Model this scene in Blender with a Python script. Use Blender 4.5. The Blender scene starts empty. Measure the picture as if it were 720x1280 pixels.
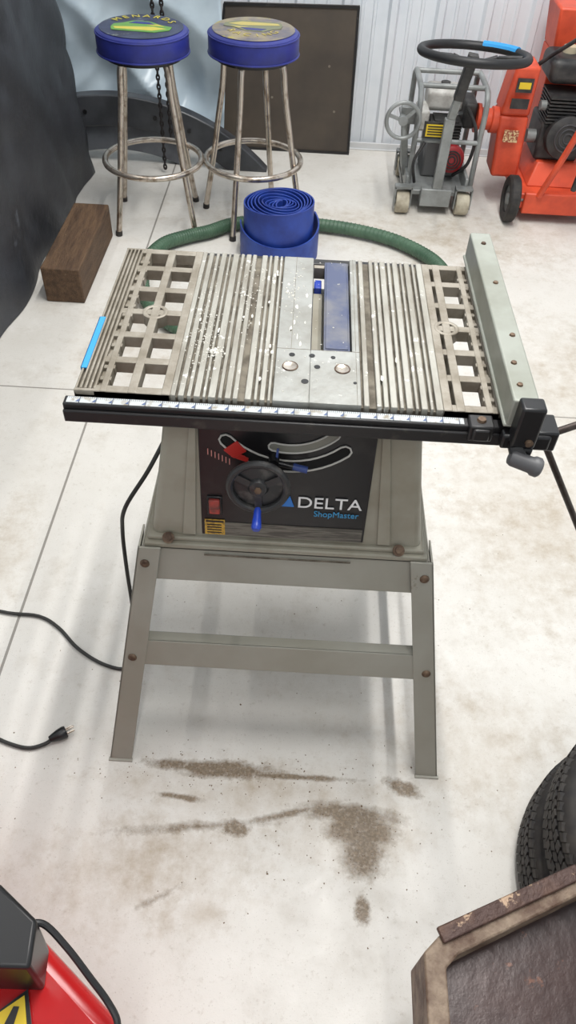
import bpy, math, random
from mathutils import Vector, Matrix, noise
random.seed(7)
pi=math.pi
sc=bpy.context.scene
sc.view_settings.view_transform='Standard'

# ---------------------------------------------------------------- materials
def s2l(c):
    return tuple(((x/255)/12.92 if x/255<=.04045 else ((x/255+.055)/1.055)**2.4) for x in c)
def newmat(name):
    m=bpy.data.materials.new(name);m.use_nodes=True
    nt=m.node_tree;b=nt.nodes['Principled BSDF'];return m,nt,b
def V(nt,s,v):
    if hasattr(v,'is_linked') or hasattr(v,'links'): nt.links.new(v,s)
    else: s.default_value=v
def mth(nt,op,a,b=0.0,clamp=False):
    n=nt.nodes.new('ShaderNodeMath');n.operation=op;n.use_clamp=clamp
    V(nt,n.inputs[0],a);V(nt,n.inputs[1],b);return n.outputs[0]
def noi(nt,vec,scale,detail=4,rough=.6):
    n=nt.nodes.new('ShaderNodeTexNoise');n.inputs['Scale'].default_value=scale
    n.inputs['Detail'].default_value=detail;n.inputs['Roughness'].default_value=rough
    if vec is not None: nt.links.new(vec,n.inputs['Vector'])
    return n.outputs['Fac']
def mr(nt,v,a,b,c=0.0,d=1.0):
    n=nt.nodes.new('ShaderNodeMapRange');V(nt,n.inputs[0],v)
    for i,x in enumerate((a,b,c,d)): n.inputs[i+1].default_value=x
    return n.outputs[0]
def mix(nt,f,a,b):
    n=nt.nodes.new('ShaderNodeMix');n.data_type='RGBA';V(nt,n.inputs[0],f)
    for s,v in ((n.inputs[6],a),(n.inputs[7],b)):
        if isinstance(v,tuple): s.default_value=(*v[:3],1)
        else: nt.links.new(v,s)
    return n.outputs[2]
def coord(nt):
    return nt.nodes.new('ShaderNodeTexCoord').outputs['Object']
def mat(name,c,rough=.5,metal=0.,c2=None,scale=12,lo=.4,hi=.65,bump=0.,bscale=60,c3=None,s3=30,t3=.66,stretch=None,spec=None):
    m,nt,b=newmat(name);co=coord(nt)
    if stretch:
        mp=nt.nodes.new('ShaderNodeMapping');mp.inputs['Scale'].default_value=stretch
        nt.links.new(co,mp.inputs[0]);co2=mp.outputs[0]
    else: co2=co
    col=s2l(c)
    if c2: col=mix(nt,mr(nt,noi(nt,co2,scale),lo,hi),col,s2l(c2))
    if c3: col=mix(nt,mr(nt,noi(nt,co,s3,5,.7),t3,t3+.05),col,s2l(c3))
    V(nt,b.inputs['Base Color'],(*col[:3],1) if isinstance(col,tuple) else col)
    b.inputs['Roughness'].default_value=rough;b.inputs['Metallic'].default_value=metal
    if spec is not None: b.inputs['Specular IOR Level'].default_value=spec
    if bump:
        bn=nt.nodes.new('ShaderNodeBump');bn.inputs['Strength'].default_value=bump;bn.inputs['Distance'].default_value=.01
        nt.links.new(noi(nt,co2,bscale,5),bn.inputs['Height']);nt.links.new(bn.outputs[0],b.inputs['Normal'])
    return m

# ---------------------------------------------------------------- geometry
def hexa(v): return (list(v),[(0,3,2,1),(4,5,6,7),(0,1,5,4),(1,2,6,5),(2,3,7,6),(3,0,4,7)])
def box(x0,x1,y0,y1,z0,z1):
    return hexa([(x0,y0,z0),(x1,y0,z0),(x1,y1,z0),(x0,y1,z0),(x0,y0,z1),(x1,y0,z1),(x1,y1,z1),(x0,y1,z1)])
def frust(a,za,b,zb):
    return hexa([(a[0],a[2],za),(a[1],a[2],za),(a[1],a[3],za),(a[0],a[3],za),(b[0],b[2],zb),(b[1],b[2],zb),(b[1],b[3],zb),(b[0],b[3],zb)])
def merge(*gs):
    vs=[];fs=[]
    for v,f in gs:
        o=len(vs);vs+=list(v);fs+=[tuple(i+o for i in q) for q in f]
    return vs,fs
def frame(ax):
    ax=Vector(ax).normalized();t=Vector((0,0,1)) if abs(ax.z)<.9 else Vector((1,0,0))
    a=ax.cross(t).normalized();b=a.cross(ax).normalized();return a,b,ax
def rev(prof,c,ax=(0,0,1),n=32):
    a,b,x=frame(ax);c=Vector(c);vs=[];fs=[]
    for r,h in prof:
        for i in range(n):
            t=2*pi*i/n;vs.append(tuple(c+x*h+(a*math.cos(t)+b*math.sin(t))*r))
    for j in range(len(prof)-1):
        for i in range(n):
            k=(i+1)%n;fs.append((j*n+i,j*n+k,(j+1)*n+k,(j+1)*n+i))
    if prof[0][0]>1e-5: fs.append(tuple(range(n)))
    if prof[-1][0]>1e-5: fs.append(tuple((len(prof)-1)*n+i for i in range(n))[::-1])
    return vs,fs
def revring(prof,c,ax=(0,0,1),n=48):
    a,b,x=frame(ax);c=Vector(c);vs=[];fs=[];m=len(prof)
    for r,h in prof:
        for i in range(n):
            t=2*pi*i/n;vs.append(tuple(c+x*h+(a*math.cos(t)+b*math.sin(t))*r))
    for j in range(m):
        l=(j+1)%m
        for i in range(n):
            k=(i+1)%n;fs.append((j*n+i,j*n+k,l*n+k,l*n+i))
    return vs,fs
def cyl(p0,p1,r,r1=None,n=20):
    p0=Vector(p0);p1=Vector(p1);return rev([(r,0),(r if r1 is None else r1,(p1-p0).length)],p0,p1-p0,n)
def torus(c,ax,R,r,n=40,m=10):
    return revring([(R+r*math.cos(2*pi*j/m),r*math.sin(2*pi*j/m)) for j in range(m)],c,ax,n)
def spline(pts,k=6,closed=False):
    P=[Vector(p) for p in pts];n=len(P);out=[]
    for i in range(n if closed else n-1):
        p1,p2=P[i],P[(i+1)%n]
        p0=P[(i-1)%n] if closed or i>0 else p1*2-p2
        p3=P[(i+2)%n] if closed or i<n-2 else p2*2-p1
        for j in range(k):
            t=j/k;out.append(.5*((2*p1)+(p2-p0)*t+(2*p0-5*p1+4*p2-p3)*t*t+(3*p1-p0-3*p2+p3)*t**3))
    if not closed: out.append(P[-1])
    return out
def tube(pts,r,n=10,closed=False,k=6,flat=None):
    P=spline(pts,k,closed) if k>1 else [Vector(p) for p in pts]
    vs=[];fs=[];N=len(P);up=None
    for i in range(N):
        if closed: d=(P[(i+1)%N]-P[i-1]).normalized()
        else: d=(P[min(i+1,N-1)]-P[max(i-1,0)]).normalized()
        if up is None:
            up=frame(d)[1]
        a=d.cross(up).normalized();up=a.cross(d).normalized()
        for j in range(n):
            t=2*pi*j/n;vs.append(tuple(P[i]+(a*math.cos(t)+up*math.sin(t))*r))
    for i in range(N if closed else N-1):
        for j in range(n):
            q=(j+1)%n;ii=(i+1)%N;fs.append((i*n+j,i*n+q,ii*n+q,ii*n+j))
    if not closed:
        fs.append(tuple(range(n))[::-1]);fs.append(tuple((N-1)*n+j for j in range(n)))
    return vs,fs
def beam(p0,p1,w,d,side=(1,0,0)):
    p0=Vector(p0);p1=Vector(p1);x=(p1-p0).normalized();s=Vector(side);s=(s-x*s.dot(x)).normalized();u=x.cross(s)
    o=[s*(-w/2)-u*(d/2),s*(w/2)-u*(d/2),s*(w/2)+u*(d/2),s*(-w/2)+u*(d/2)]
    return hexa([tuple(p0+q) for q in o]+[tuple(p1+q) for q in o])
def prism(pts,vec):
    n=len(pts);vec=Vector(vec);A=[tuple(p) for p in pts];B=[tuple(Vector(p)+vec) for p in pts]
    return A+B,[tuple(range(n))[::-1],tuple(range(n,2*n))]+[(i,(i+1)%n,n+(i+1)%n,n+i) for i in range(n)]
def xf(g,M): return [tuple(M@Vector(v)) for v in g[0]],g[1]

class Thing:
    def __init__(s,name,loc=(0,0,0)):
        s.e=bpy.data.objects.new(name,None);s.e.location=loc;s.e.empty_display_size=.05
        sc.collection.objects.link(s.e);s.loc=Vector(loc)
    def add(s,name,g,m,bevel=0,smooth=True,ang=35,seg=2):
        o=mk(name,g,m,bevel,smooth,ang,seg,s.loc);o.parent=s.e;return o
    def text(s,name,body,size,M,m,ext=.0004,sx=1.0,align='LEFT'):
        cu=bpy.data.curves.new(name,'FONT');cu.body=body;cu.size=size;cu.extrude=ext;cu.align_x=align
        t=bpy.data.objects.new('tmp',cu);sc.collection.objects.link(t)
        bpy.context.view_layer.update()
        me=bpy.data.meshes.new_from_object(t.evaluated_get(bpy.context.evaluated_depsgraph_get()))
        bpy.data.objects.remove(t)
        me.transform(Matrix.Translation(-s.loc)@M@Matrix.Diagonal((sx,1,1,1)))
        me.materials.clear();me.materials.append(m)
        o=bpy.data.objects.new(name,me);sc.collection.objects.link(o);o.parent=s.e;return o
def mk(name,g,m,bevel=0,smooth=True,ang=35,seg=2,loc=Vector((0,0,0))):
    import bmesh
    me=bpy.data.meshes.new(name);me.from_pydata([tuple(Vector(v)-loc) for v in g[0]],[],g[1])
    bm=bmesh.new();bm.from_mesh(me);bmesh.ops.recalc_face_normals(bm,faces=bm.faces);bm.to_mesh(me);bm.free()
    me.materials.append(m)
    if smooth: me.shade_smooth();me.set_sharp_from_angle(angle=math.radians(ang))
    o=bpy.data.objects.new(name,me);sc.collection.objects.link(o)
    if bevel:
        b=o.modifiers.new('bevel','BEVEL');b.width=bevel;b.segments=seg;b.limit_method='ANGLE'
    return o
def solo(name,g,m,loc=(0,0,0),**k):
    L=Vector(loc);o=mk(name,g,m,loc=L,**k);o.location=L;return o

# ---------------------------------------------------------------- camera
f=928.05;th=.8255;ro=.0564
F=Vector((0,math.cos(th),-math.sin(th)));U=Vector((0,math.sin(th),math.cos(th)));R=Vector((1,0,0))
c,s=math.cos(ro),math.sin(ro);R2=R*c+U*s;U2=-R*s+U*c
M=Matrix((R2,U2,-F)).transposed().to_4x4();M.translation=(0,0,1.6)
cd=bpy.data.cameras.new('camera');cam=bpy.data.objects.new('camera',cd);sc.collection.objects.link(cam)
cam.matrix_world=M;cd.sensor_fit='VERTICAL';cd.sensor_height=36;cd.lens=f/1280*36;cd.clip_start=.02
sc.camera=cam

# ---------------------------------------------------------------- room
WY=4.2
m,nt,b=newmat('concrete');co=coord(nt)
sep=nt.nodes.new('ShaderNodeSeparateXYZ');nt.links.new(co,sep.inputs[0]);X,Y=sep.outputs[0],sep.outputs[1]
big=noi(nt,co,1.6,6,.65);med=noi(nt,co,7,6,.7);fine=noi(nt,co,60,4,.7);gr=noi(nt,co,330,2,.6);n25=noi(nt,co,22,6,.75)
col=mix(nt,mr(nt,big,.35,.75),s2l((219,216,210)),s2l((203,199,191)))
col=mix(nt,mr(nt,med,.52,.74,0,.42),col,s2l((176,167,153)))
col=mix(nt,mr(nt,fine,.58,.72,0,.32),col,s2l((156,145,129)))
col=mix(nt,mr(nt,gr,.64,.72,0,.45),col,s2l((116,104,89)))
pale=noi(nt,co,3.1,7,.8);col=mix(nt,mr(nt,pale,.56,.66,0,.3),col,s2l((232,230,226)))
def patch(cx,cy,rx,ry,soft,dist,rot=0.):
    dx=mth(nt,'SUBTRACT',X,cx);dy=mth(nt,'SUBTRACT',Y,cy)
    cr,sr=math.cos(rot),math.sin(rot)
    ax=mth(nt,'ADD',mth(nt,'MULTIPLY',dx,cr/rx),mth(nt,'MULTIPLY',dy,sr/rx))
    ay=mth(nt,'ADD',mth(nt,'MULTIPLY',dx,-sr/ry),mth(nt,'MULTIPLY',dy,cr/ry))
    d=mth(nt,'SQRT',mth(nt,'ADD',mth(nt,'MULTIPLY',ax,ax),mth(nt,'MULTIPLY',ay,ay)))
    v=mth(nt,'ADD',mth(nt,'SUBTRACT',1.0,d),mth(nt,'MULTIPLY',mth(nt,'SUBTRACT',n25,.5),dist))
    return mr(nt,v,0,soft)
sm=None
for p in [(.75,1.5,.4,.55,1.2,3,.3),(.7,3.2,.6,.35,1.2,3,0),(-.25,.48,.32,.14,1.2,3,.2),(.2,3.3,.8,.25,1.5,3,0),(-.05,.65,.40,.08,1.,2.2,0),(.16,.57,.2,.10,1.,2.2,0),(1.0,2.2,.3,.5,1.4,3,0),(-.6,2.3,.25,.5,1.5,3,0),(-.12,.40,.06,.05,1.2,2.,0),(.45,.8,.3,.2,1.5,3,0),(-.78,1.25,.10,.25,1.3,3,0)]:
    q=patch(*p);sm=q if sm is None else mth(nt,'MAXIMUM',sm,q)
col=mix(nt,mth(nt,'MULTIPLY',sm,mr(nt,med,.33,.62,.2,.8)),col,s2l((166,150,128)))
ds=None
for p in [(-.13,.692,.20,.017,.5,1.5,-.03),(-.11,.69,.13,.026,.5,1.6,0),(.04,.683,.17,.009,.6,1.7,0),(.285,.672,.05,.022,.5,1.7,-.4),(.17,.608,.135,.028,.5,1.1,-.06),(.19,.575,.092,.044,.45,.9,0),
          (.195,.53,.058,.06,.5,1.1,.2),(.19,.42,.02,.035,.5,1.9,0),(-.075,.567,.036,.02,.5,2.,0),(-.2,.625,.06,.009,.6,2,-.1),(.03,.60,.17,.011,.8,2,.28),(-.15,.565,.22,.014,1.,2.3,.12),(-.22,.42,.07,.01,1.2,3,.5)]:
    q=patch(*p);ds=q if ds is None else mth(nt,'MAXIMUM',ds,q)
sandc=mix(nt,mr(nt,noi(nt,co,160,3),.4,.65),s2l((106,90,70)),s2l((134,116,93)))
col=mix(nt,mth(nt,'MULTIPLY',ds,mr(nt,noi(nt,co,90,4,.7),.32,.48,.6,.96)),col,sandc)
jx=mth(nt,'LESS_THAN',mth(nt,'ABSOLUTE',mth(nt,'ADD',X,.67)),.0035)
jy=mth(nt,'LESS_THAN',mth(nt,'ABSOLUTE',mth(nt,'SUBTRACT',Y,1.985)),.0028)
jj=mth(nt,'MAXIMUM',jx,jy);col=mix(nt,mth(nt,'MULTIPLY',jj,.75),col,s2l((105,98,90)))
nt.links.new(col,b.inputs['Base Color'])
V(nt,b.inputs['Roughness'],mr(nt,med,.3,.7,.32,.6))
bn=nt.nodes.new('ShaderNodeBump');bn.inputs['Strength'].default_value=.12;bn.inputs['Distance'].default_value=.003
nt.links.new(mth(nt,'ADD',fine,mth(nt,'MULTIPLY',jj,-2)),bn.inputs['Height']);nt.links.new(bn.outputs[0],b.inputs['Normal'])
concrete=m
solo('floor',box(-3,3,-2.5,WY+.1,-.1,0),concrete,smooth=False)
wallm=mat('white_steel',(228,232,236),.35,0,(214,220,226),2.2)
trimm=mat('trim_white',(205,207,208),.4)
def wall_profile(x0,x1,y):
    pts=[];x=x0
    while x<x1:
        for dx,dy in [(0,0),(.012,-.030),(.040,-.030),(.052,0),(.092,0),(.096,-.007),(.108,-.007),(.112,0),(.152,0),(.156,-.007),(.168,-.007),(.172,0)]:
            pts.append((x+dx,y+dy))
        x+=.225
    pts.append((x,y));vs=[(a,b_,0) for a,b_ in pts]+[(a,b_,3.9) for a,b_ in pts]+[(a,y+.06,0) for a,b_ in (pts[0],pts[-1])]+[(a,y+.06,3.9) for a,b_ in (pts[0],pts[-1])]
    n=len(pts);fs=[(i,i+1,n+i+1,n+i) for i in range(n-1)]+[(2*n,2*n+1,2*n+3,2*n+2)]
    return vs,fs
solo('wall_back',wall_profile(-3.03,3,WY),wallm,smooth=False)
solo('wall_left',box(-3.1,-3,-2.5,WY,0,3.9),wallm,smooth=False)
solo('wall_right',box(3,3.1,-2.5,WY,0,3.9),wallm,smooth=False)
solo('ceiling',box(-3.1,3.1,-2.5,WY+.1,3.9,4.0),wallm,smooth=False)
solo('baseboard_back',merge(box(-3,3,WY-.042,WY-.031,0,.035),box(-3,3,WY-.05,WY-.031,0,.006)),trimm,bevel=.002)

# ---------------------------------------------------------------- common mats
alu=mat('cast_aluminum',(172,170,161),.45,.25,(142,137,126),14,.4,.62,.15,120,c3=(226,224,218),s3=34,t3=.61,stretch=(1,.35,1))
alu_wing=mat('wing_cast_metal',(156,149,137),.5,.2,(130,122,108),16,.4,.62,.15,140,c3=(208,204,196),s3=45,t3=.68)
alu_plate=mat('throat_metal',(164,165,161),.42,.3,(142,141,134),10,.4,.6,.1,90,c3=(212,211,206),s3=30,t3=.64)
groove=mat('groove_dirt',(84,77,66),.8,0,(122,115,102),25,.4,.6)
black=mat('black_plastic',(24,24,26),.35)
blackm=mat('black_painted_steel',(30,29,30),.4,0,(70,66,60),20,.6,.75)
gry=mat('greige_painted_steel',(157,155,145),.42,.03,(146,143,131),5,.35,.65,.05,60,c3=(120,112,98),s3=18,t3=.69)
gryb=mat('body_painted_steel',(155,151,137),.5,.03,(138,132,116),7,.4,.65,.05,60,c3=(106,96,80),s3=22,t3=.68)
fencem=mat('fence_grey',(156,159,150),.42,.15,(140,142,131),9,.4,.65,c3=(98,88,74),s3=26,t3=.69)
steel=mat('worn_chrome',(200,190,178),.26,.85,(150,134,118),26,.5,.66)
rustb=mat('bolt_rusty',(118,98,80),.55,.5,(70,52,42),60)
dsteel=mat('dark_steel',(72,64,60),.5,.6,(48,38,34),30)
blue=mat('blue_plastic',(30,62,168),.35)
red=mat('red_plastic',(178,40,34),.4)
white=mat('white_ink',(235,235,235),.5)
tapeb=mat('blue_masking_tape',(52,150,214),.7)
rub=mat('rubber_black',(36,34,34),.7,0,(58,54,50),30)
cordm=mat('cord_rubber',(38,38,36),.5)
yell=mat('yellow_label',(222,190,44),.5)

# ---------------------------------------------------------------- TABLE SAW
S=Thing('table_saw',(0,1.1,0));ZT=.8755;Y0,Y1=.90,1.344
XL,XR=-.341,.348
base=[]
base.append(box(-.192,.022,Y0+.002,Y1-.002,ZT-.016,ZT-.0065))
base.append(box(.092,.231,Y0+.002,Y1-.002,ZT-.016,ZT-.0065))
base.append(box(.022,.092,Y0+.002,1.038,ZT-.016,ZT-.0065))
S.add('groove_floor',merge(*base),groove,smooth=False)
rid=[(-.192,-.184),(-.180,-.171),(-.166,-.160),(-.156,-.146),(-.142,-.1375),(-.1335,-.122),(-.118,-.112),(-.108,-.0985),(-.0955,-.088),(-.077,-.067),(-.063,-.058),(-.054,-.046),(-.042,-.0375)]
rid2=[(.108,.1165),(.128,.1355),(.139,.1465),(.1495,.160),(.164,.170),(.174,.184),(.188,.193),(.197,.207),(.211,.216),(.220,.231)]
S.add('ridged_top',merge(*[box(a,b_,Y0,Y1,ZT-.014,ZT) for a,b_ in rid+rid2]),alu,bevel=.0012)
S.add('table_center_plate',merge(box(-.034,.0225,Y0,Y1,ZT-.014,ZT),box(.0225,.104,Y0,1.04,ZT-.014,ZT),box(.0915,.104,1.04,Y1,ZT-.014,ZT)),alu_plate,bevel=.001)
S.add('throat_seam',merge(box(-.034,.104,1.0385,1.0393,ZT-.001,ZT+.0003),box(-.0105,-.0098,1.04,Y1,ZT-.001,ZT+.0003),box(.0975,.0981,Y0,Y1,ZT-.001,ZT+.0003)),groove,smooth=False)
S.add('throat_cavity',merge(box(.0225,.0915,1.04,Y1,ZT-.07,ZT-.066),box(.0225,.024,1.04,Y1,ZT-.07,ZT-.014),box(.09,.0915,1.04,Y1,ZT-.07,ZT-.014),box(.0225,.0915,1.04,1.042,ZT-.07,ZT-.014)),black,smooth=False)
bluepl=mat('blue_grey_plate',(78,86,114),.45,.2,(112,113,120),14,.4,.62,c3=(156,154,150),s3=40,t3=.67)
S.add('blue_throat_insert',merge(box(.044,.089,1.046,1.338,ZT-.012,ZT-.005),box(.047,.086,1.05,1.335,ZT-.005,ZT-.003)),bluepl,bevel=.002)
S.add('blue_guard_bracket',box(.026,.040,1.285,1.315,ZT-.05,ZT-.03),blue,bevel=.002)
S.add('saw_blade_edge',cyl((.031,1.19,ZT-.165),(.0328,1.19,ZT-.165),.127,n=64),dsteel)
for i,(x,y,r) in enumerate([(-.010,.99,.0115),(.075,.99,.0115)]):
    S.add('leveling_disc_%d'%i,rev([(0,.0),(r*.8,.0004),(r,.0012),(r,0)],(x,y,ZT),n=28),steel)
    S.add('leveling_rim_%d'%i,torus((x,y,ZT+.0005),(0,0,1),r*1.05,.0012,28,6),rustb)
S.add('table_holes',merge(*[rev([(0,.0006),(r,.0006),(r,0)],(x,y,ZT),n=18) for x,y,r in [(.034,.992,.005),(.015,.952,.006),(-.008,1.022,.005),(.025,1.022,.005),(.06,1.02,.004),(.095,.955,.003)]]),black)
S.add('deck_apron',merge(box(-.192,.231,Y0+.001,Y0+.012,ZT-.038,ZT-.014),box(-.192,.231,Y1-.012,Y1-.001,ZT-.038,ZT-.014)),alu_wing,bevel=.001)
def wing(name,xo,xi):
    sg=1 if xi>xo else -1;g=[]
    def B(a,b_,y0,y1,z0,z1): g.append(box(min(a,b_),max(a,b_),y0,y1,z0,z1))
    W=abs(xi-xo)
    def P(t): return xo+sg*t
    for i in range(5): B(P(.001+i*.0072),P(.0045+i*.0072),Y0+.006,Y1-.004,ZT-.012,ZT)
    B(P(0),P(.040),Y0,Y1,ZT-.02,ZT-.008)
    cols=[(.040,.050),(.083,.097),(W-.014,W)]
    for a,b_ in cols: B(P(a),P(b_),Y0,Y1,ZT-.022,ZT)
    rows=[0,.0765,.148,.2185,.292,.3655,.444-.016]
    for r in rows: B(P(0.03),P(W),Y0+r,Y0+r+.016,ZT-.022,ZT-.0008)
    B(P(0),P(W),Y0,Y0+.006,ZT-.036,ZT-.0005);B(P(0),P(W),Y1-.005,Y1,ZT-.036,ZT-.0005);B(P(0),P(.004),Y0,Y1,ZT-.036,ZT-.004)
    for r in [.03+.03*i for i in range(13)]: B(P(.034),P(.052),Y0+r,Y0+r+.009,ZT-.014,ZT-.0012)
    S.add(name,merge(*g),alu_wing,bevel=.0012)
    S.add(name+'_boss',revring([(.015,-.02),(.022,-.02),(.022,0),(.0205,.001),(.0165,.001),(.015,0)],(P(.09),Y0+.226,ZT),n=32),alu_wing)
wing('left_extension_wing',XL,-.192);wing('right_extension_wing',XR,.231)
S.add('blue_tape',merge(box(XL-.001,XL+.009,.955,1.10,ZT-.0006,ZT+.0012),box(XL-.0012,XL+.0,.955,1.10,ZT-.012,ZT+.0012)),tapeb,smooth=False)
sp=[]
for i in range(420):
    x=random.uniform(-.19,.09);y=random.uniform(.91,1.33);r=random.uniform(.0005,.0016)
    if i<150: x,y=random.gauss(-.160,.013),random.gauss(1.08,.07)
    elif i<200: x,y=random.gauss(-.014,.008),random.gauss(1.22,.04);r*=1.3
    elif i<250: x,y=random.gauss(-.09,.012),random.gauss(1.2,.05);r*=1.2
    elif i<310: x,y=random.gauss(-.137,.007),random.gauss(1.02,.006);r*=1.7
    y=min(max(y,.91),1.33);x=max(x,-.19)
    e=[random.uniform(.5,1.4) for _ in range(8)]
    sp.append(xf(hexa([(-r*e[0],-r*.6*e[1],0),(r*e[2],-r*.7,0),(r*.8,r*e[3],0),(-r*.7*e[4],r*.8,0),(-r*.6,-r*.4,r*.6),(r*.6*e[5],-r*.5,r*.5),(r*.5,r*.4*e[6],r*.7),(-r*.5,r*.5,r*.5)]),Matrix.Translation((x,y,ZT))@Matrix.Rotation(random.random()*6,4,'Z')))
# thin dried smears (flat irregular flakes)
for i in range(26):
    x,y=random.choice([(-.055,1.02),(-.08,1.15),(-.01,1.24),(-.16,1.1),(.0,1.1),(.15,1.0),(-.06,1.25)]);x+=random.gauss(0,.012);y+=random.gauss(0,.03);y=min(max(y,.91),1.33)
    n=9;L_=random.uniform(.003,.009);W_=random.uniform(.0012,.0028)
    sp.append(prism([(x+W_*math.cos(2*pi*k/n)*random.uniform(.6,1.2),y+L_*math.sin(2*pi*k/n)*random.uniform(.6,1.2),ZT-.0002) for k in range(n)],(0,0,.0006)))
S.add('plaster_crumbs',merge(*sp),mat('plaster',(214,211,202),.8),smooth=False)
# front rail
S.add('fence_rail',merge(box(-.354,.385,.876,.897,.835,.866),box(-.354,.385,.870,.876,.835,.857)),blackm,bevel=.002)
m,nt,b=newmat('scale_tape');co=coord(nt);sep=nt.nodes.new('ShaderNodeSeparateXYZ');nt.links.new(co,sep.inputs[0])
fr=mth(nt,'FRACT',mth(nt,'MULTIPLY',sep.outputs[0],1/.0254));t1=mth(nt,'LESS_THAN',fr,.07)
fr2=mth(nt,'FRACT',mth(nt,'MULTIPLY',sep.outputs[0],8/.0254));t2=mth(nt,'MULTIPLY',mth(nt,'LESS_THAN',fr2,.25),mth(nt,'GREATER_THAN',sep.outputs[1],-.210))
colr=mix(nt,mth(nt,'MAXIMUM',t1,t2),s2l((188,192,192)),s2l((84,92,108)))
nt.links.new(mix(nt,mr(nt,noi(nt,co,60),.52,.66),colr,s2l((148,140,126))),b.inputs['Base Color']);b.inputs['Roughness'].default_value=.65
S.add('scale_tape',box(-.349,.262,.880,.894,.866,.8668),m,smooth=False)
S.add('scale_numbers',merge(*[prism([(x,.8820,.867),(x+.0048,.8820,.867),(x+.0048,.8885,.867)],(0,0,.0003)) for x in [-.335+.0254*i for i in range(23)]]),mat('scale_blue_ink',(80,98,138),.5),smooth=False)
S.add('rear_rail',box(-.30,.33,1.346,1.366,.835,.862),blackm,bevel=.002)
S.add('rail_clamp',merge(box(.268,.306,.866,.897,.845,.874),box(.274,.30,.862,.868,.848,.87)),blackm,bevel=.003)
S.add('clamp_screw',rev([(0,.004),(.006,.004),(.0075,0)],(.287,.882,.874),n=16),rustb)
S.add('rip_fence',merge(box(.318,.357,.862,1.372,.884,.931),box(.314,.361,.862,1.372,.880,.886)),fencem,bevel=.004,seg=3)
S.add('fence_end_cap',box(.320,.355,1.372,1.376,.886,.929),blackm,bevel=.002)
S.add('fence_bolts',merge(*[rev([(0,.003),(.004,.0025),(.005,0)],(x,y,.931),n=14) for x,y in [(.333,.90),(.343,1.03),(.333,.955),(.34,1.19),(.338,1.33)]]),rustb)
S.add('fence_head',merge(box(.326,.362,.836,.866,.862,.936),box(.316,.39,.852,.870,.845,.872),frust((.328,.36,.834,.864),.846,(.326,.362,.836,.866),.862)),black,bevel=.004,seg=3)
S.add('fence_pivot',box(.362,.402,.858,.905,.840,.876),black,bevel=.003)
S.add('pivot_bolt',cyl((.350,.838,.875),(.351,.832,.874),.006),rustb)
S.add('lock_lever_arm',beam((.335,.842,.862),(.342,.828,.848),.022,.012),black,bevel=.003)
S.add('lock_knob',rev([(0,0),(.010,.001),(.0125,.006),(.013,.036),(.0155,.040),(.0155,.048),(.013,.051),(0,.052)],(.326,.830,.850),(.9,-.16,-.22),24),mat('knob_grey',(84,84,86),.45),bevel=0)
S.add('steel_rod',merge(cyl((.39,.885,.842),(.55,.90,.575),.0055),cyl((.395,.89,.845),(.462,.915,.857),.006)),dsteel)
# saw body
zb,zt=.556,.838
Bt=(-.207,.207,.918,1.285);Bb=(-.248,.248,.884,1.325)
S.add('saw_body',frust(Bb,zb,Bt,zt),gryb,bevel=.012,seg=3)
S.add('body_flange',merge(box(-.260,.260,.868,1.335,.540,.556),box(-.254,.254,.876,1.33,.556,.566)),gryb,bevel=.003)
def FP(x,z,off=0.):
    y=.884+(z-zb)*(.034/.282);return Vector((x,y-off,z+off*.12))
def fq(x0,x1,z0,z1,off,th=.003):
    return prism([FP(x0,z0,off-th),FP(x1,z0,off-th),FP(x1,z1,off-th),FP(x0,z1,off-th)],(0,-th,th*.12))
panelm=mat('panel_black',(26,25,27),.3,0,(44,42,42),14,.55,.75)
S.add('corner_pillars',merge(
    prism([FP(-.19,.57,.001),FP(-.165,.57,.001),FP(-.156,.83,.001),FP(-.166,.83,.001)],(0,-.004,0)),
    prism([FP(.165,.57,.001),FP(.19,.57,.001),FP(.156,.83,.001),FP(.144,.83,.001)],(0,-.004,0))),gryb,bevel=.0015)
S.add('front_panel',fq(-.154,.139,.572,.832,.004,.006),panelm,bevel=.0015)
S.add('spec_label',fq(-.149,.135,.574,.604,.0055,.0015),mat('spec_label',(112,108,99),.5,0,(78,74,68),90,.45,.55,stretch=(.2,1,3)),smooth=False)
S.add('warning_label',merge(fq(-.148,-.112,.575,.610,.0062,.0012)),mat('warn_orange',(196,156,62),.5,0,(150,118,52),160,.5,.6),smooth=False)
S.add('warning_print',merge(*[fq(-.144,-.118,.579+.006*i,.5815+.006*i,.0066,.0006) for i in range(4)],fq(-.146,-.114,.604,.608,.0066,.0006)),black,smooth=False)
TM=Matrix.Translation(FP(.014,.650,.0065))@Matrix.Rotation(pi/2-.12,4,'X')
S.text('brand_letters','DELTA',.034,TM,white,sx=1.12,ext=.0007)
TM=Matrix.Translation(FP(.045,.631,.0065))@Matrix.Rotation(pi/2-.12,4,'X')
S.text('model_letters','ShopMaster',.018,TM,mat('cyan_ink',(60,150,200),.5),sx=.92)
S.add('logo_triangle',prism([FP(-.012,.650,.005),FP(.010,.650,.005),FP(.002,.673,.005)],(0,-.0015,0)),mat('logo_blue',(50,120,200),.5),smooth=False)
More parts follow.
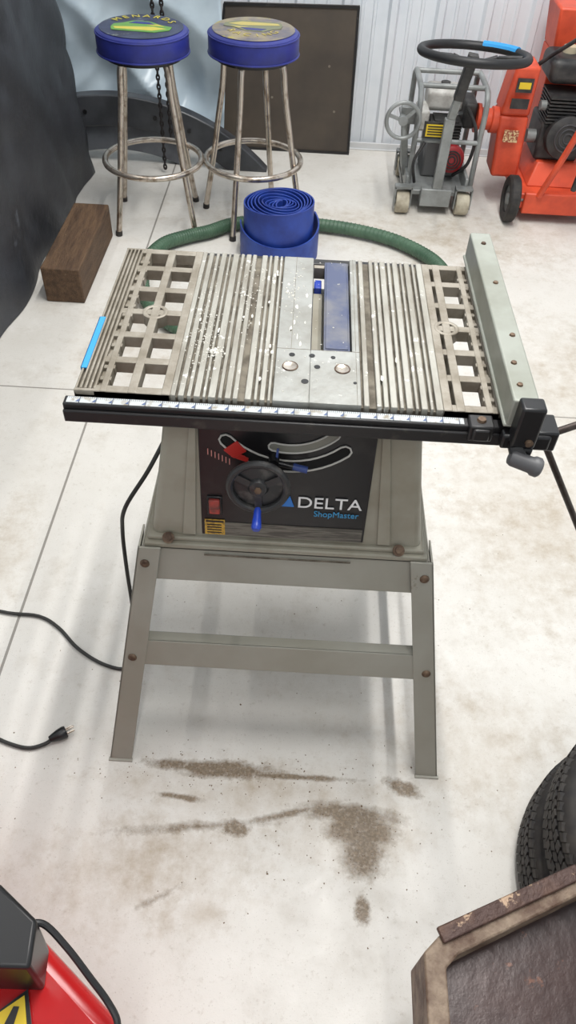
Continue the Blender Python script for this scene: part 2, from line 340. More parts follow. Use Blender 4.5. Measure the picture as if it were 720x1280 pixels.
def arc_outline(cx,cz,r0,r1,a0,a1,off):
    P=[];N=14
    for i in range(N+1):
        a=math.radians(a0+(a1-a0)*i/N);P.append(FP(cx+r1*math.sin(a),cz-r1*math.cos(a),off))
    rm=(r0+r1)/2;rr=(r1-r0)/2
    for j in range(1,4):
        a=math.radians(a1);ph=pi*j/4
        P.append(FP(cx+(rm+rr*math.cos(ph))*math.sin(a)+rr*math.sin(ph)*math.cos(a),cz-(rm+rr*math.cos(ph))*math.cos(a)+rr*math.sin(ph)*math.sin(a),off))
    for i in range(N+1):
        a=math.radians(a1+(a0-a1)*i/N);P.append(FP(cx+r0*math.sin(a),cz-r0*math.cos(a),off))
    for j in range(1,4):
        a=math.radians(a0);ph=pi*j/4
        P.append(FP(cx+(rm-rr*math.cos(ph))*math.sin(a)-rr*math.sin(ph)*math.cos(a),cz-(rm-rr*math.cos(ph))*math.cos(a)-rr*math.sin(ph)*math.sin(a),off))
    return P
slotw=mat('slot_outline_grey',(190,188,182),.5)
S.add('bevel_slot_outline',tube(arc_outline(-.005,.876,.128,.150,-48,42,.006),.0017,8,True,1),slotw)
S.add('bevel_scale_outline',tube(arc_outline(-.005,.876,.096,.112,-14,46,.006),.0016,8,True,1),slotw)
S.add('bevel_slot_void',prism(arc_outline(-.005,.876,.129,.149,-48,42,.0042),(0,-.001,0)),mat('void',(8,8,8),.9),smooth=False)
S.add('bevel_scale_void',prism(arc_outline(-.005,.876,.097,.111,-14,46,.0042),(0,-.001,0)),mat('scale_gap',(128,126,116),.7),smooth=False)
S.add('bevel_pointer',merge(prism([FP(-.112,.765,.006),FP(-.095,.750,.006),FP(-.074,.765,.006),FP(-.090,.784,.006)],(0,-.004,0)),prism([FP(-.10,.752,.006),FP(-.072,.742,.006),FP(-.070,.750,.006),FP(-.092,.762,.006)],(0,-.003,0))),red,bevel=.001)
S.add('bevel_ticks',merge(*[fq(-.139+.006*i,-.1378+.006*i,.752-.003*i,.764-.003*i,.0065,.001) for i in range(7)]),mat('tick_pink',(220,150,140),.5),smooth=False)
S.add('bevel_lever',merge(cyl(FP(-.028,.756,.004),FP(-.028,.756,.03),.009),cyl(FP(-.028,.756,.022),FP(.012,.750,.026),.005)),black)
S.add('bevel_lever_tip',merge(cyl(FP(.004,.751,.025),FP(.028,.747,.027),.006),beam(FP(-.022,.776,.012),FP(-.024,.756,.02),.004,.005)),mat('dull_blue',(50,70,130),.5))
S.add('switch_bezel',fq(-.143,-.116,.622,.664,.008,.004),black,bevel=.002)
S.add('power_switch',merge(fq(-.139,-.120,.640,.660,.014,.007),fq(-.139,-.120,.626,.640,.011,.005)),mat('switch_red',(170,66,58),.45,0,(110,60,54),60),bevel=.002)
hc=Vector((-.051,.852,.732));hax=Vector((0,-1,.12)).normalized();ha,hb,_=frame(hax)
wp=[torus(hc,hax,.047,.0065,44,10),rev([(.016,-.012),(.018,0),(.014,.006),(0,.008)],hc,hax,24),cyl(hc,FP(-.051,.726,0),.008)]
for k in range(3):
    a=2*pi*k/3+.5;d=ha*math.cos(a)+hb*math.sin(a);wp.append(beam(hc+d*.012,hc+d*.046,.012,.006,side=d.cross(hax)))
wp.append(revring([(.014,-.003),(.042,-.006),(.042,-.003),(.014,.0)],hc,hax,36))
S.add('hand_wheel',merge(*wp),mat('wheel_black',(42,42,43),.4,0,(84,82,79),30,.5,.65))
S.add('hand_wheel_nut',rev([(0,.011),(.006,.011),(.006,.006)],hc,hax,6),rustb)
hp=hc-Vector((0,0,.044));
S.add('crank_handle',rev([(0,-.002),(.007,0),(.0062,.015),(.0078,.034),(.0085,.042),(.006,.047),(0,.048)],hp,(.0,-1,-.22),20),blue)
S.add('flange_bolts',merge(*[merge(rev([(.011,0),(.011,.0015),(0,.0015)],p,(0,-.6,.8),20),rev([(.0065,0),(.0065,.006),(0,.0065)],p,(0,-.6,.8),6)) for p in [(-.215,.874,.566),(.205,.874,.566)]]),rustb)
# stand
th_=.004
ztop=.548
def leg(sx,sy):
    yy=lambda y:(y if sy<0 else 2.2-y);sy_=1 if sy<0 else -1
    ot,it,ob,ib=sx*.271,sx*.229,sx*.364,sx*.316
    fr=[(ot,yy(.862),ztop),(it,yy(.862),ztop),(ib,yy(.70),0),(ob,yy(.70),0)]
    sd=[(ot,yy(.862),ztop),(ot,yy(.92),ztop),(ob,yy(.752),0),(ob,yy(.70),0)]
    return merge(prism(fr,(0,sy_*th_,0)),prism(sd,(-sx*th_,0,0)))
for nm,sx,sy in [('leg_front_left',-1,-1),('leg_front_right',1,-1),('leg_rear_left',-1,1),('leg_rear_right',1,1)]:
    S.add(nm,leg(sx,sy),gry,bevel=.001)
S.add('stand_top_rails',merge(
    prism([(-.258,.872,ztop),(.258,.872,ztop),(.268,.850,.472),(-.268,.850,.472)],(0,th_,0)),
    box(-.258,.258,.868,.90,ztop-.008,ztop-.001),
    prism([(-.258,1.328,ztop),(.258,1.328,ztop),(.268,1.35,.472),(-.268,1.35,.472)],(0,-th_,0)),
    prism([(-.266,.87,ztop-.003),(-.266,1.33,ztop-.003),(-.277,1.35,.472),(-.277,.85,.472)],(th_,0,0)),
    prism([(.266,.87,ztop-.003),(.266,1.33,ztop-.003),(.277,1.35,.472),(.277,.85,.472)],(-th_,0,0))),gry,bevel=.0015)
S.add('rail_slot_mark',box(-.15,.12,.8635,.8655,.533,.536),groove,smooth=False)
S.add('stand_cross_rails',merge(
    prism([(-.285,.801,.333),(.285,.801,.333),(.29,.783,.272),(-.29,.783,.272)],(0,th_,0)),
    prism([(-.285,.801,.333),(.285,.801,.333),(.285,.825,.333),(-.285,.825,.333)],(0,0,-th_)),
    prism([(-.285,1.399,.333),(.285,1.399,.333),(.29,1.417,.272),(-.29,1.417,.272)],(0,-th_,0)),
    prism([(-.305,.81,.333),(-.305,1.39,.333),(-.315,1.40,.272),(-.315,.80,.272)],(th_,0,0)),
    prism([(.305,.81,.333),(.305,1.39,.333),(.315,1.40,.272),(.315,.80,.272)],(-th_,0,0))),gry,bevel=.0015)
def legx(z): return .250+(.340-.250)*(1-z/ztop)
def legy(z): return .70+.162*z/ztop
S.add('stand_bolts',merge(*[rev([(.009,0),(.009,.001),(.006,.004),(0,.005)],(sx*(legx(z)+.004),legy(z)-.0005,z),(0,-1,.3),14) for sx in (-1,1) for z in (.515,.292)]),rustb)
S.add('leg_feet_pads',merge(*[box(sx*.340-.026,sx*.340+.026,y-.002,y+.006,0,.004) for sx in (-1,1) for y in (.698,1.496)]),gry)
S.add('motor',merge(cyl((.0,1.15,.60),(.0,1.15,.50),.05)),blackm)
S.add('power_cord',tube([(-.25,1.12,.60),(-.285,1.06,.55),(-.335,1.03,.47),(-.355,1.045,.38),(-.357,1.03,.27),(-.350,.995,.15),(-.35,.95,.04),(-.37,.925,.007),(-.43,.935,.006),(-.50,.975,.006),(-.56,1.03,.006),(-.62,1.062,.006),(-.72,1.07,.006),(-.90,1.12,.006)],.0045,10),cordm)

C=Thing('extension_cord',(-.6,.73,0))
C.add('cable',tube([(-.95,.82,.006),(-.75,.775,.006),(-.66,.745,.006),(-.60,.722,.006),(-.55,.712,.006),(-.515,.722,.008),(-.495,.737,.012)],.0045,10),cordm)
d=Vector((.045,.03,0)).normalized()
C.add('plug_body',rev([(0,0),(.007,.001),(.010,.010),(.013,.022),(.0145,.034),(.013,.040),(0,.041)],(-.505,.73,.0145),d,20),black)
q=Vector((-.505,.73,.0145))+d*.04;nrm=Vector((-d.y,d.x,0))
C.add('prongs',merge(beam(q+nrm*.006,q+nrm*.006+d*.017,.0015,.006,side=nrm),beam(q-nrm*.006,q-nrm*.006+d*.017,.0015,.006,side=nrm),cyl(q+Vector((0,0,.006)),q+Vector((0,0,.006))+d*.019,.0024)),steel)

# ---------------------------------------------------------------- BAR STOOLS
seatb=mat('vinyl_blue',(38,46,126),.42,0,(30,37,100),6)
def stool(name,cx,cy,rot,worn):
    T=Thing(name,(cx,cy,0));H=.752;r=.178
    T.add('seat_cushion',rev([(.16,H-.085),(r-.002,H-.083),(r,H-.078),(r,H-.018),(r-.004,H-.008),(r-.014,H-.002),(r-.03,H+.001),(0,H+.004)],(cx,cy,0),n=56),seatb)
    T.add('seat_piping',merge(torus((cx,cy,H-.079),(0,0,1),r,.0035,56,8),torus((cx,cy,H-.014),(0,0,1),r-.001,.003,56,8)),seatb)
    topm=mat(name+'_top_print',(48,56,84) if not worn else (92,88,98),.4,0,(30,34,60) if not worn else (140,128,100),9,.42,.6,c3=(104,112,112) if not worn else (160,150,60),s3=12,t3=.58)
    T.add('seat_top_print',rev([(r-.018,H+.0012),(r-.03,H+.0024),(0,H+.0052)],(cx,cy,0),n=48),topm)
    yl=mat(name+'_yellow_print',(190,178,72) if not worn else (176,162,92),.5);gn=mat(name+'_green_print',(96,144,66) if not worn else (112,116,90),.5)
    z=H+.0056
    word='MENARDS' if not worn else 'RACING'
    a0=math.radians(150 if not worn else -150);a1=math.radians(30 if not worn else -30)
    for i,ch in enumerate(word):
        a=a0+(a1-a0)*i/(len(word)-1);rr=.108
        o=(a-pi/2) if not worn else (a+pi/2)
        MM=Matrix.Translation((cx+rr*math.cos(a),cy+rr*math.sin(a),z-.001))@Matrix.Rotation(o,4,'Z')
        T.text('print_letter_%d'%i,ch,.045,MM,yl,align='CENTER',ext=.0006)
    def pl(pts,dz=0.): 
        k=-1 if worn else 1
        return prism([(cx+k*x,cy+k*y,z-.002+dz) for x,y in pts],(0,0,.002))
    T.add('print_car_body',pl([(-.11,-.04),(-.10,-.075),(.06,-.085),(.115,-.05),(.118,-.010),(.07,.01),(.03,.045),(-.04,.05),(-.075,.015),(-.105,.0)]),gn,smooth=False)
    T.add('print_car_stripe',merge(pl([(-.10,-.038),(-.09,-.06),(.05,-.068),(.10,-.038),(.05,-.02)],.0006),pl([(.02,.0),(.09,-.010),(.06,.012)],.0006)),yl,smooth=False)
    T.add('print_car_glass',pl([(-.05,.015),(.05,.008),(.025,.036),(-.03,.04)],.0006),seatb,smooth=False)
    ring=.172;fr=.235;legs=[];tips=[]
    for k in range(4):
        a=rot+k*pi/2;dx,dy=math.cos(a),math.sin(a)
        P=[(.03,H-.09),(.085,H-.092),(.112,H-.10),(.128,H-.13),(.138,H-.22),(.158,.42),(ring+.012,.27),(fr-.020,.11),(fr,.012)]
        legs.append(tube([(cx+dx*r_,cy+dy*r_,z_) for r_,z_ in P],.0125,12))
        tips.append(cyl((cx+dx*(fr+.001),cy+dy*(fr+.001),0),(cx+dx*(fr-.001),cy+dy*(fr-.001),.02),.0145))
    T.add('legs',merge(*legs),steel);T.add('foot_tips',merge(*tips),rub)
    T.add('foot_ring',merge(torus((cx,cy,.262),(0,0,1),.205,.0125,56,12)),steel)
    T.add('under_ring',merge(torus((cx,cy,H-.098),(0,0,1),.105,.008,40,8),cyl((cx,cy,H-.10),(cx,cy,H-.083),.15,n=40)),blackm)
stool('bar_stool',-.662,3.255,math.radians(52),False)
stool('bar_stool.001',-.237,3.304,math.radians(72),True)

# ---------------------------------------------------------------- BLACK PANEL leaning on the wall
Pn=Thing('pressed_board_panel',(-.15,4.1,0))
brd=mat('dark_board',(80,71,61),.55,0,(62,55,49),3,.35,.65)
tilt=lambda z:4.08+.07*z/.66
Pn.add('board',prism([(-.51,tilt(0),0.0),(.215,tilt(0),0.0),(.205,tilt(.66),.655),(-.44,tilt(.66),.64)],(0,.008,0)),brd,bevel=.001)
Pn.add('rim',merge(beam((-.51,tilt(0)-.003,.006),(.215,tilt(0)-.003,.006),.012,.006,(0,0,1)),beam((.21,tilt(0)-.003,.006),(.20,tilt(.65)-.003,.65),.012,.006),beam((-.44,tilt(.64)-.003,.634),(.205,tilt(.65)-.003,.649),.012,.006,(0,0,1)),beam((-.505,tilt(0)-.003,.006),(-.437,tilt(.64)-.003,.634),.012,.006)),blackm)
Pn.add('holes',merge(*[rev([(0,.001),(.006,.001),(.006,0)],(x,tilt(z)-.0005,z),(0,-1,0),12) for x,z in [(-.1,.5),(-.16,.47),(.08,.40),(.12,.2),(-.2,.25)]]),mat('hole_grey',(120,112,100),.6))

# ---------------------------------------------------------------- PALE BLUE PLASTIC SHEETING
def sheet(x0,x1,ny,nz,fn):
    vs=[];fs=[]
    for j in range(nz+1):
        for i in range(ny+1): vs.append(fn(i/ny,j/nz))
    for j in range(nz):
        for i in range(ny):
            a=j*(ny+1)+i;fs.append((a,a+1,a+ny+2,a+ny+1))
    return vs,fs
def shf(u,v):
    x=-1.75+1.30*u+.02*math.sin(v*5);z=.0+1.25*v
    fold=abs(noise.noise(Vector((x*2.2+z*1.3,z*1.4,1))))*.16+abs(noise.noise(Vector((x*6-z*3,z*4,4))))*.05
    y=4.00+.08*v-.04*math.sin(u*pi*2.2+v*2)*(1-v*.5)+fold
    return (x,min(y,4.16),z)
pls=mat('pale_blue_plastic',(190,205,214),.28,0,(170,186,198),3)
o=solo('plastic_sheeting',sheet(0,0,90,80,shf),pls,ang=180);sm_=o.modifiers.new('solid','SOLIDIFY');sm_.thickness=.003
Fd=Thing('curved_fender_liner',(-.9,3.84,0))
def arcband(cx,cz,r0,r1,a0,a1,y,t,n=40):
    vs=[];fs=[]
    for i in range(n+1):
        a=math.radians(a0+(a1-a0)*i/n)
        for r in (r0,r1):
            for yy in (y,y+t): vs.append((cx+r*math.sin(a),yy,cz+r*math.cos(a)))
    for i in range(n):
        b0=i*4;b1=b0+4
        fs+=[(b0,b0+2,b1+2,b1),(b0+1,b1+1,b1+3,b0+3),(b0,b1,b1+1,b0+1),(b0+2,b0+3,b1+3,b1+2)]
    fs+=[(0,1,3,2),(4*n,4*n+2,4*n+3,4*n+1)];return vs,fs
fdm=mat('fender_black',(50,52,56),.35,0,(72,74,78),5)
Fd.add('outer_band',arcband(-.95,-.72,.90,1.04,-30,46,3.80,.07),fdm,bevel=.006)
Fd.add('inner_band',arcband(-.95,-.72,.78,.895,-25,24,3.83,.05),mat('fender_grey',(104,108,114),.3,0,(76,78,84),4),bevel=.004)
Fd.add('bolt_row',merge(*[cyl((-.95+.97*math.sin(a),3.795,-.72+.97*math.cos(a)),(-.95+.97*math.sin(a),3.80,-.72+.97*math.cos(a)),.010) for a in [math.radians(q) for q in (-18,-8,2,12,22,32)]]),black)
Ch=Thing('hoist_chain',(-.71,3.73,0))
lk=[]
for x,zs in ((-.705,.03),(-.665,.16)):
    i=0
    while zs+.020*i<1.4:
        z=zs+.020*i
        lk.append(xf(torus((0,0,0),(1,0,0) if i%2 else (0,1,0),.0065,.0042,12,6),Matrix.Translation((x,3.73,z))@Matrix.Diagonal((1,1,1.6,1))));i+=1
    lk.append(cyl((x,3.73,1.39),(x,3.73,3.9),.005))
Ch.add('links',merge(*lk),mat('chain_dark',(46,42,42),.5,.5))

# ---------------------------------------------------------------- TIMBER
wood=mat('weathered_wood',(104,80,58),.75,0,(72,53,38),9,.35,.65,.5,40,c3=(150,130,106),s3=40,t3=.68,stretch=(5,.8,5))
solo('timber_block',box(-.98,-.832,2.515,3.06,0,.142),wood,loc=(-.9,2.8,0),bevel=.006,seg=2)

# ---------------------------------------------------------------- TARP-COVERED MACHINE
def tarpf(u,v):
    x0,x1,y0,y1=-2.5,-1.06,1.35,3.66;H=1.12
    per=[(x0,y0),(x1,y0),(x1,y1),(x0,y1)];L=[x1-x0,y1-y0,x1-x0,y1-y0];tt=u*sum(L)%sum(L);k=0
    while tt>L[k]: tt-=L[k];k=(k+1)%4
    a=Vector(per[k]);b_=Vector(per[(k+1)%4]);p=a+(b_-a)*(tt/L[k])
    cen=Vector(((x0+x1)/2,(y0+y1)/2))
    if v<.7:
        z=.004+H*(v/.7)
        fold=.03*math.sin(tt*11+2*v+k)*(1-v)+.07*noise.noise(Vector((p.x*2.6,p.y*2.6,z*1.6)))+.07*abs(noise.noise(Vector((p.x*4,p.y*4+z*3,z*3))))
        d=(p-cen);q=cen+d*(1+fold*.5)*(1-.05*(v/.7))
    else:
        s_=(v-.7)/.3;q=cen+(p-cen)*(.95*(1-s_));z=H+.06*math.sin(s_*pi/2)+.03*noise.noise(Vector((q.x*4,q.y*4,2)))
    return (q.x,q.y,z)
tv,tf=sheet(0,0,240,90,tarpf)
tarpm=mat('black_tarp',(56,58,63),.5,0,(42,43,47),5,.4,.6,.35,25,c3=(84,88,95),s3=2.5,t3=.66)
solo('tarp_covered_machine',(tv,tf),tarpm,loc=(-1.8,2.5,0),ang=180)

# ---------------------------------------------------------------- HOSES
B=Thing('discharge_hose_coil',(-.10,3.0,0))
hb_=mat('lay_flat_hose_blue',(36,66,154),.45,0,(28,50,126),9)
def coil(cx,cy,z0,z1,r0,r1,turns,th=.006,wob=.002):
    vs=[];fs=[];N=int(turns*36)
    for i in range(N+1):
        t=i/N;a=t*turns*2*pi+1.2;r=r0+(r1-r0)*t
        w=wob*math.sin(a*1.0+t*9);ox=.012*(1-t)
        for rr in (r,r+th):
            for z in (z0,z1+w*2-.012*(1-t)): vs.append((cx+ox+rr*math.cos(a)*1.0,cy+rr*math.sin(a)*.97,z))
    for i in range(N):
        b0=4*i;b1=b0+4
        fs+=[(b0,b1,b1+1,b0+1),(b0+2,b0+3,b1+3,b1+2),(b0+1,b1+1,b1+3,b0+3),(b0,b0+2,b1+2,b1)]
    fs+=[(0,1,3,2),(4*N,4*N+2,4*N+3,4*N+1)];return vs,fs
B.add('rolled_hose',coil(-.112,3.0,.002,.225,.012,.146,10,wob=.004),hb_,bevel=.001)
vs=[];fs=[];N=60
for i in range(N+1):
    t=i/N;a=-3.1+3.6*t;rr=.155+.012*t
    zt_=.14-.045*math.sin(t*3.2)+.01*t
    for r_ in (rr,rr+.006):
        for z in (0.,zt_): vs.append((-.108+r_*math.cos(a),3.0+r_*math.sin(a)*.97,z))
for i in range(N):
    b0=4*i;b1=b0+4;fs+=[(b0,b1,b1+1,b0+1),(b0+2,b0+3,b1+3,b1+2),(b0+1,b1+1,b1+3,b0+3),(b0,b0+2,b1+2,b1)]
fs+=[(0,1,3,2),(4*N,4*N+2,4*N+3,4*N+1)]
B.add('loose_wrap',(vs,fs),mat('hose_navy',(34,56,132),.5,0,(44,74,156),14))
G=Thing('suction_hose',(0,2.8,0))
gp=[(.60,2.72,.034),(.585,2.86,.034),(.524,2.98,.034),(.393,3.10,.034),(.217,3.175,.034),(.037,3.205,.034),(-.14,3.21,.034),(-.25,3.19,.034),(-.33,3.155,.034),(-.41,3.085,.034),(-.50,3.03,.034),(-.59,2.95,.034),(-.635,2.8,.034),(-.62,2.6,.034),(-.53,2.42,.034),(-.36,2.28,.034),(-.12,2.2,.034),(.1,2.24,.034)]
grn=mat('hose_green',(78,106,84),.5,0,(60,88,68),12)
G.add('hose',tube(gp,.027,14),grn)
P=spline(gp,30);rg=[]
for i in range(2,len(P)-2,3):
    rg.append(torus(P[i],P[i+1]-P[i-1],.0272,.002,12,5))
G.add('hose_ribs',merge(*rg),grn)

# ---------------------------------------------------------------- GREY CONCRETE SAW
K=Thing('walk_behind_concrete_saw',(.6,3.6,0))
gm=mat('machine_grey',(148,151,150),.4,.2,(122,124,122),10,.4,.65,c3=(84,76,68),s3=18,t3=.66)
K.add('deck',merge(box(.455,.745,3.47,3.88,.075,.098),box(.455,.47,3.47,3.88,.05,.16),box(.73,.745,3.47,3.88,.05,.16),box(.53,.67,3.43,3.47,.04,.12)),gm,bevel=.004)
cream=mat('wheel_cream',(186,178,158),.55,0,(150,140,122),20)
for i,(x,y) in enumerate([(.450,3.45),(.730,3.46),(.48,3.86),(.73,3.86)]):
    K.add('caster_wheel_%d'%i,revring([(.012,-.03),(.046,-.03),(.05,-.024),(.05,.024),(.046,.03),(.012,.03)],(x,y,.05),(1,0,0),28),cream)
    K.add('caster_fork_%d'%i,merge(cyl((x-.036,y,.05),(x+.036,y,.05),.011),box(x-.04,x-.034,y-.02,y+.02,.03,.12),box(x+.034,x+.04,y-.02,y+.02,.03,.12),box(x-.04,x+.04,y-.02,y+.02,.115,.125)),gm)
def hoop(x,y0,y1,z0,z1): return tube([(x,y0,z0),(x,y0,z0+(z1-z0)*.5),(x,y0,z1-.06),(x,y0+.03,z1-.012),(x,y0+.08,z1),(x,y1-.08,z1),(x,y1-.03,z1-.012),(x,y1,z1-.06),(x,y1,z0+.1),(x,y1,z0)],.0125,10)
K.add('roll_frame',merge(hoop(.475,3.52,3.86,.09,.50),hoop(.765,3.52,3.86,.09,.50),cyl((.475,3.60,.50),(.765,3.60,.50),.011),cyl((.475,3.80,.50),(.765,3.80,.50),.011),cyl((.475,3.52,.30),(.765,3.52,.30),.010)),gm)
en_w=mat('engine_white',(206,204,198),.45,0,(170,166,160),20);en_b=mat('engine_black',(34,34,36),.5,0,(62,60,58),20);en_r=mat('engine_red',(156,40,44),.4)
K.add('engine_crankcase',box(.54,.70,3.62,3.80,.098,.26),mat('engine_alu',(120,120,120),.5,.4),bevel=.012)
K.add('cylinder_fins',merge(*[box(.55,.69,3.60,3.72,.262+.013*i,.268+.013*i) for i in range(7)],box(.565,.675,3.61,3.71,.255,.355)),en_b)
K.add('recoil_shroud',rev([(.055,0),(.062,.01),(.058,.03),(.04,.04),(0,.042)],(.665,3.60,.20),(0,-1,.1),32),en_r)
K.add('recoil_grille',merge(*[torus((.665,3.557,.204),(0,-1,.1),r,.003,24,6) for r in (.016,.028,.040)]),en_b)
K.add('fuel_tank',box(.53,.70,3.70,3.85,.36,.45),en_w,bevel=.022,seg=4)
K.add('air_filter',box(.69,.75,3.62,3.78,.32,.43),en_b,bevel=.015,seg=3)
K.add('fuel_cap',cyl((.61,3.77,.45),(.61,3.77,.468),.022),en_b)
K.add('muffler',box(.485,.54,3.62,3.76,.30,.39),en_w,bevel=.012)
K.add('warning_label',box(.515,.605,3.498,3.502,.325,.375),yell,smooth=False)
K.add('label_print',merge(*[box(.522,.598,3.497,3.498,.332+.011*i,.337+.011*i) for i in range(4)]),black,smooth=False)
K.add('label_backplate',box(.505,.615,3.502,3.51,.315,.385),en_b)
K.add('steering_column',merge(beam((.60,3.45,.06),(.605,3.455,.42),.045,.03),beam((.607,3.452,.42),(.645,3.42,.645),.036,.026)),gm,bevel=.004)
K.add('column_top',merge(beam((.620,3.44,.50),(.645,3.41,.68),.042,.034),beam((.645,3.415,.64),(.56,3.40,.675),.024,.016,(0,1,0)),beam((.645,3.415,.64),(.74,3.40,.675),.024,.016,(0,1,0)),beam((.645,3.415,.65),(.64,3.21,.70),.024,.016),beam((.56,3.40,.675),(.45,3.36,.69),.02,.012,(0,1,0)),beam((.74,3.40,.675),(.83,3.36,.69),.02,.012,(0,1,0))),en_b,bevel=.004)
rc=Vector((.640,3.38,.69));rax=Vector((0.02,.12,1)).normalized();ra,rb,_=frame(rax)
K.add('steering_ring',torus(rc,rax,.213,.0175,64,12),mat('grip_black',(26,26,28),.5))
def rpt(a):
    v=Vector((math.cos(a),math.sin(a),0));v=(v-rax*v.dot(rax)).normalized();return rc+v*.213+rax*.006
K.add('ring_tape',tube([rpt(a) for a in (.45,.65,.85,1.05,1.25)],.0165,10),tapeb)
hc2=Vector((.405,3.47,.395));ax2=Vector((0,-1,.05)).normalized();A2,B2,_=frame(ax2)
hw=[torus(hc2,ax2,.072,.009,40,10),rev([(.02,-.02),(.02,.01),(0,.012)],hc2,ax2,20),cyl(hc2,hc2+Vector((0,.15,0)),.009)]
for k in range(3):
    a=2*pi*k/3+.3;dd=A2*math.cos(a)+B2*math.sin(a);hw.append(beam(hc2+dd*.01,hc2+dd*.07,.014,.007,side=dd.cross(ax2)))
K.add('depth_hand_wheel',merge(*hw),gm)
K.add('wheel_bracket',merge(box(.40,.48,3.53,3.56,.36,.43),beam((.42,3.55,.37),(.46,3.58,.12),.03,.02)),gm,bevel=.003)
K.add('hoses',merge(tube([(.69,3.60,.12),(.74,3.55,.2),(.75,3.56,.33),(.70,3.60,.42)],.008,8),tube([(.50,3.5,.12),(.48,3.48,.22),(.52,3.5,.30)],.007,8)),en_b)

# ---------------------------------------------------------------- ORANGE SCARIFIER
O=Thing('orange_floor_scarifier',(1.1,3.6,0))
om=mat('machine_orange',(218,84,52),.45,0,(188,66,42),8,.4,.65,c3=(120,70,50),s3=20,t3=.68)
O.add('base_housing',merge(box(.98,1.36,3.42,3.85,.06,.13),frust((1.02,1.34,3.50,3.86),.13,(1.06,1.30,3.56,3.82),.22),box(1.00,1.34,3.40,3.43,.045,.14)),om,bevel=.006)
O.add('belt_guard',merge(frust((.86,.985,3.56,3.72),.14,(.845,.975,3.58,3.74),.40),frust((.845,.975,3.58,3.74),.40,(.87,.975,3.58,3.74),.60)),om,bevel=.014,seg=3)
O.add('guard_stripe',merge(box(.885,.955,3.572,3.578,.50,.555),box(.873,.95,3.553,3.559,.44,.48)),en_b,smooth=False)
O.add('guard_label',merge(box(.895,.945,3.568,3.573,.515,.54)),yell,smooth=False)
O.add('guard_decal',merge(box(.875,.94,3.552,3.558,.30,.35)),mat('decal_pale',(222,196,150),.5,0,(150,70,50),120,.45,.55),smooth=False)
O.add('dust_port',rev([(.055,0),(.055,.05),(.045,.055),(.045,.10),(.06,.105),(.06,.12),(0,.12)],(.87,3.64,.36),(-1,0,.05),28),om)
for i,(x,y) in enumerate([(.945,3.43),(1.38,3.43)]):
    O.add('tire_%d'%i,revring([(.06,-.022),(.092,-.024),(.10,-.016),(.10,.016),(.092,.024),(.06,.022)],(x,y,.10),(1,0,0),36),rub)
    O.add('hub_%d'%i,rev([(.062,-.016),(.062,.012),(.03,.006),(.022,.02),(0,.022)],(x,y,.10),(-1,0,0),28),gm)
O.add('axle',cyl((.94,3.43,.10),(1.38,3.43,.10),.012),gm)
O.add('engine_block',merge(box(1.04,1.24,3.58,3.80,.22,.38),box(1.06,1.22,3.58,3.76,.38,.46)),en_b,bevel=.012)
O.add('engine_fins',merge(*[box(1.045,1.235,3.56,3.74,.385+.014*i,.392+.014*i) for i in range(8)]),en_b)
O.add('engine_fan_cover',rev([(.085,0),(.092,.01),(.088,.05),(.05,.065),(0,.066)],(1.15,3.58,.33),(0,-1,.15),32),en_b)
O.add('engine_grille',merge(*[torus((1.15,3.513,.342),(0,-1,.15),r,.0035,28,6) for r in (.02,.038,.056)]),mat('dark_grille',(84,84,86),.4,.5))
O.add('engine_fuel_tank',box(1.03,1.26,3.62,3.84,.52,.62),en_b,bevel=.03,seg=4)
O.add('tank_cap',cyl((1.12,3.74,.62),(1.12,3.74,.645),.03),mat('cap_tan',(188,176,150),.5))
O.add('air_box',box(1.20,1.33,3.56,3.74,.40,.54),om,bevel=.012)
O.add('carburetor',merge(cyl((1.02,3.62,.44),(1.07,3.62,.44),.02),cyl((1.0,3.65,.30),(1.05,3.65,.30),.028)),gm)
O.add('push_frame',merge(tube([(1.06,3.40,.13),(1.10,3.36,.30),(1.14,3.32,.50),(1.17,3.28,.72),(1.18,3.2,.9)],.014,10),tube([(1.34,3.40,.13),(1.38,3.36,.30),(1.42,3.32,.50),(1.45,3.28,.72),(1.46,3.2,.9)],.014,10),cyl((1.13,3.33,.44),(1.41,3.33,.44),.012)),om)
O.add('handle_tube',merge(tube([(.98,3.72,.56),(1.03,3.68,.62),(1.09,3.6,.70),(1.14,3.52,.78)],.009,10),cyl((1.16,3.27,.22),(1.18,3.2,.9),.012)),en_b)
O.add('upper_hopper',frust((1.08,1.34,3.86,4.06),.58,(1.06,1.36,3.84,4.08),.76),om,bevel=.01)
O.add('rear_tower',box(1.08,1.34,3.86,4.06,.03,.58),om,bevel=.006)

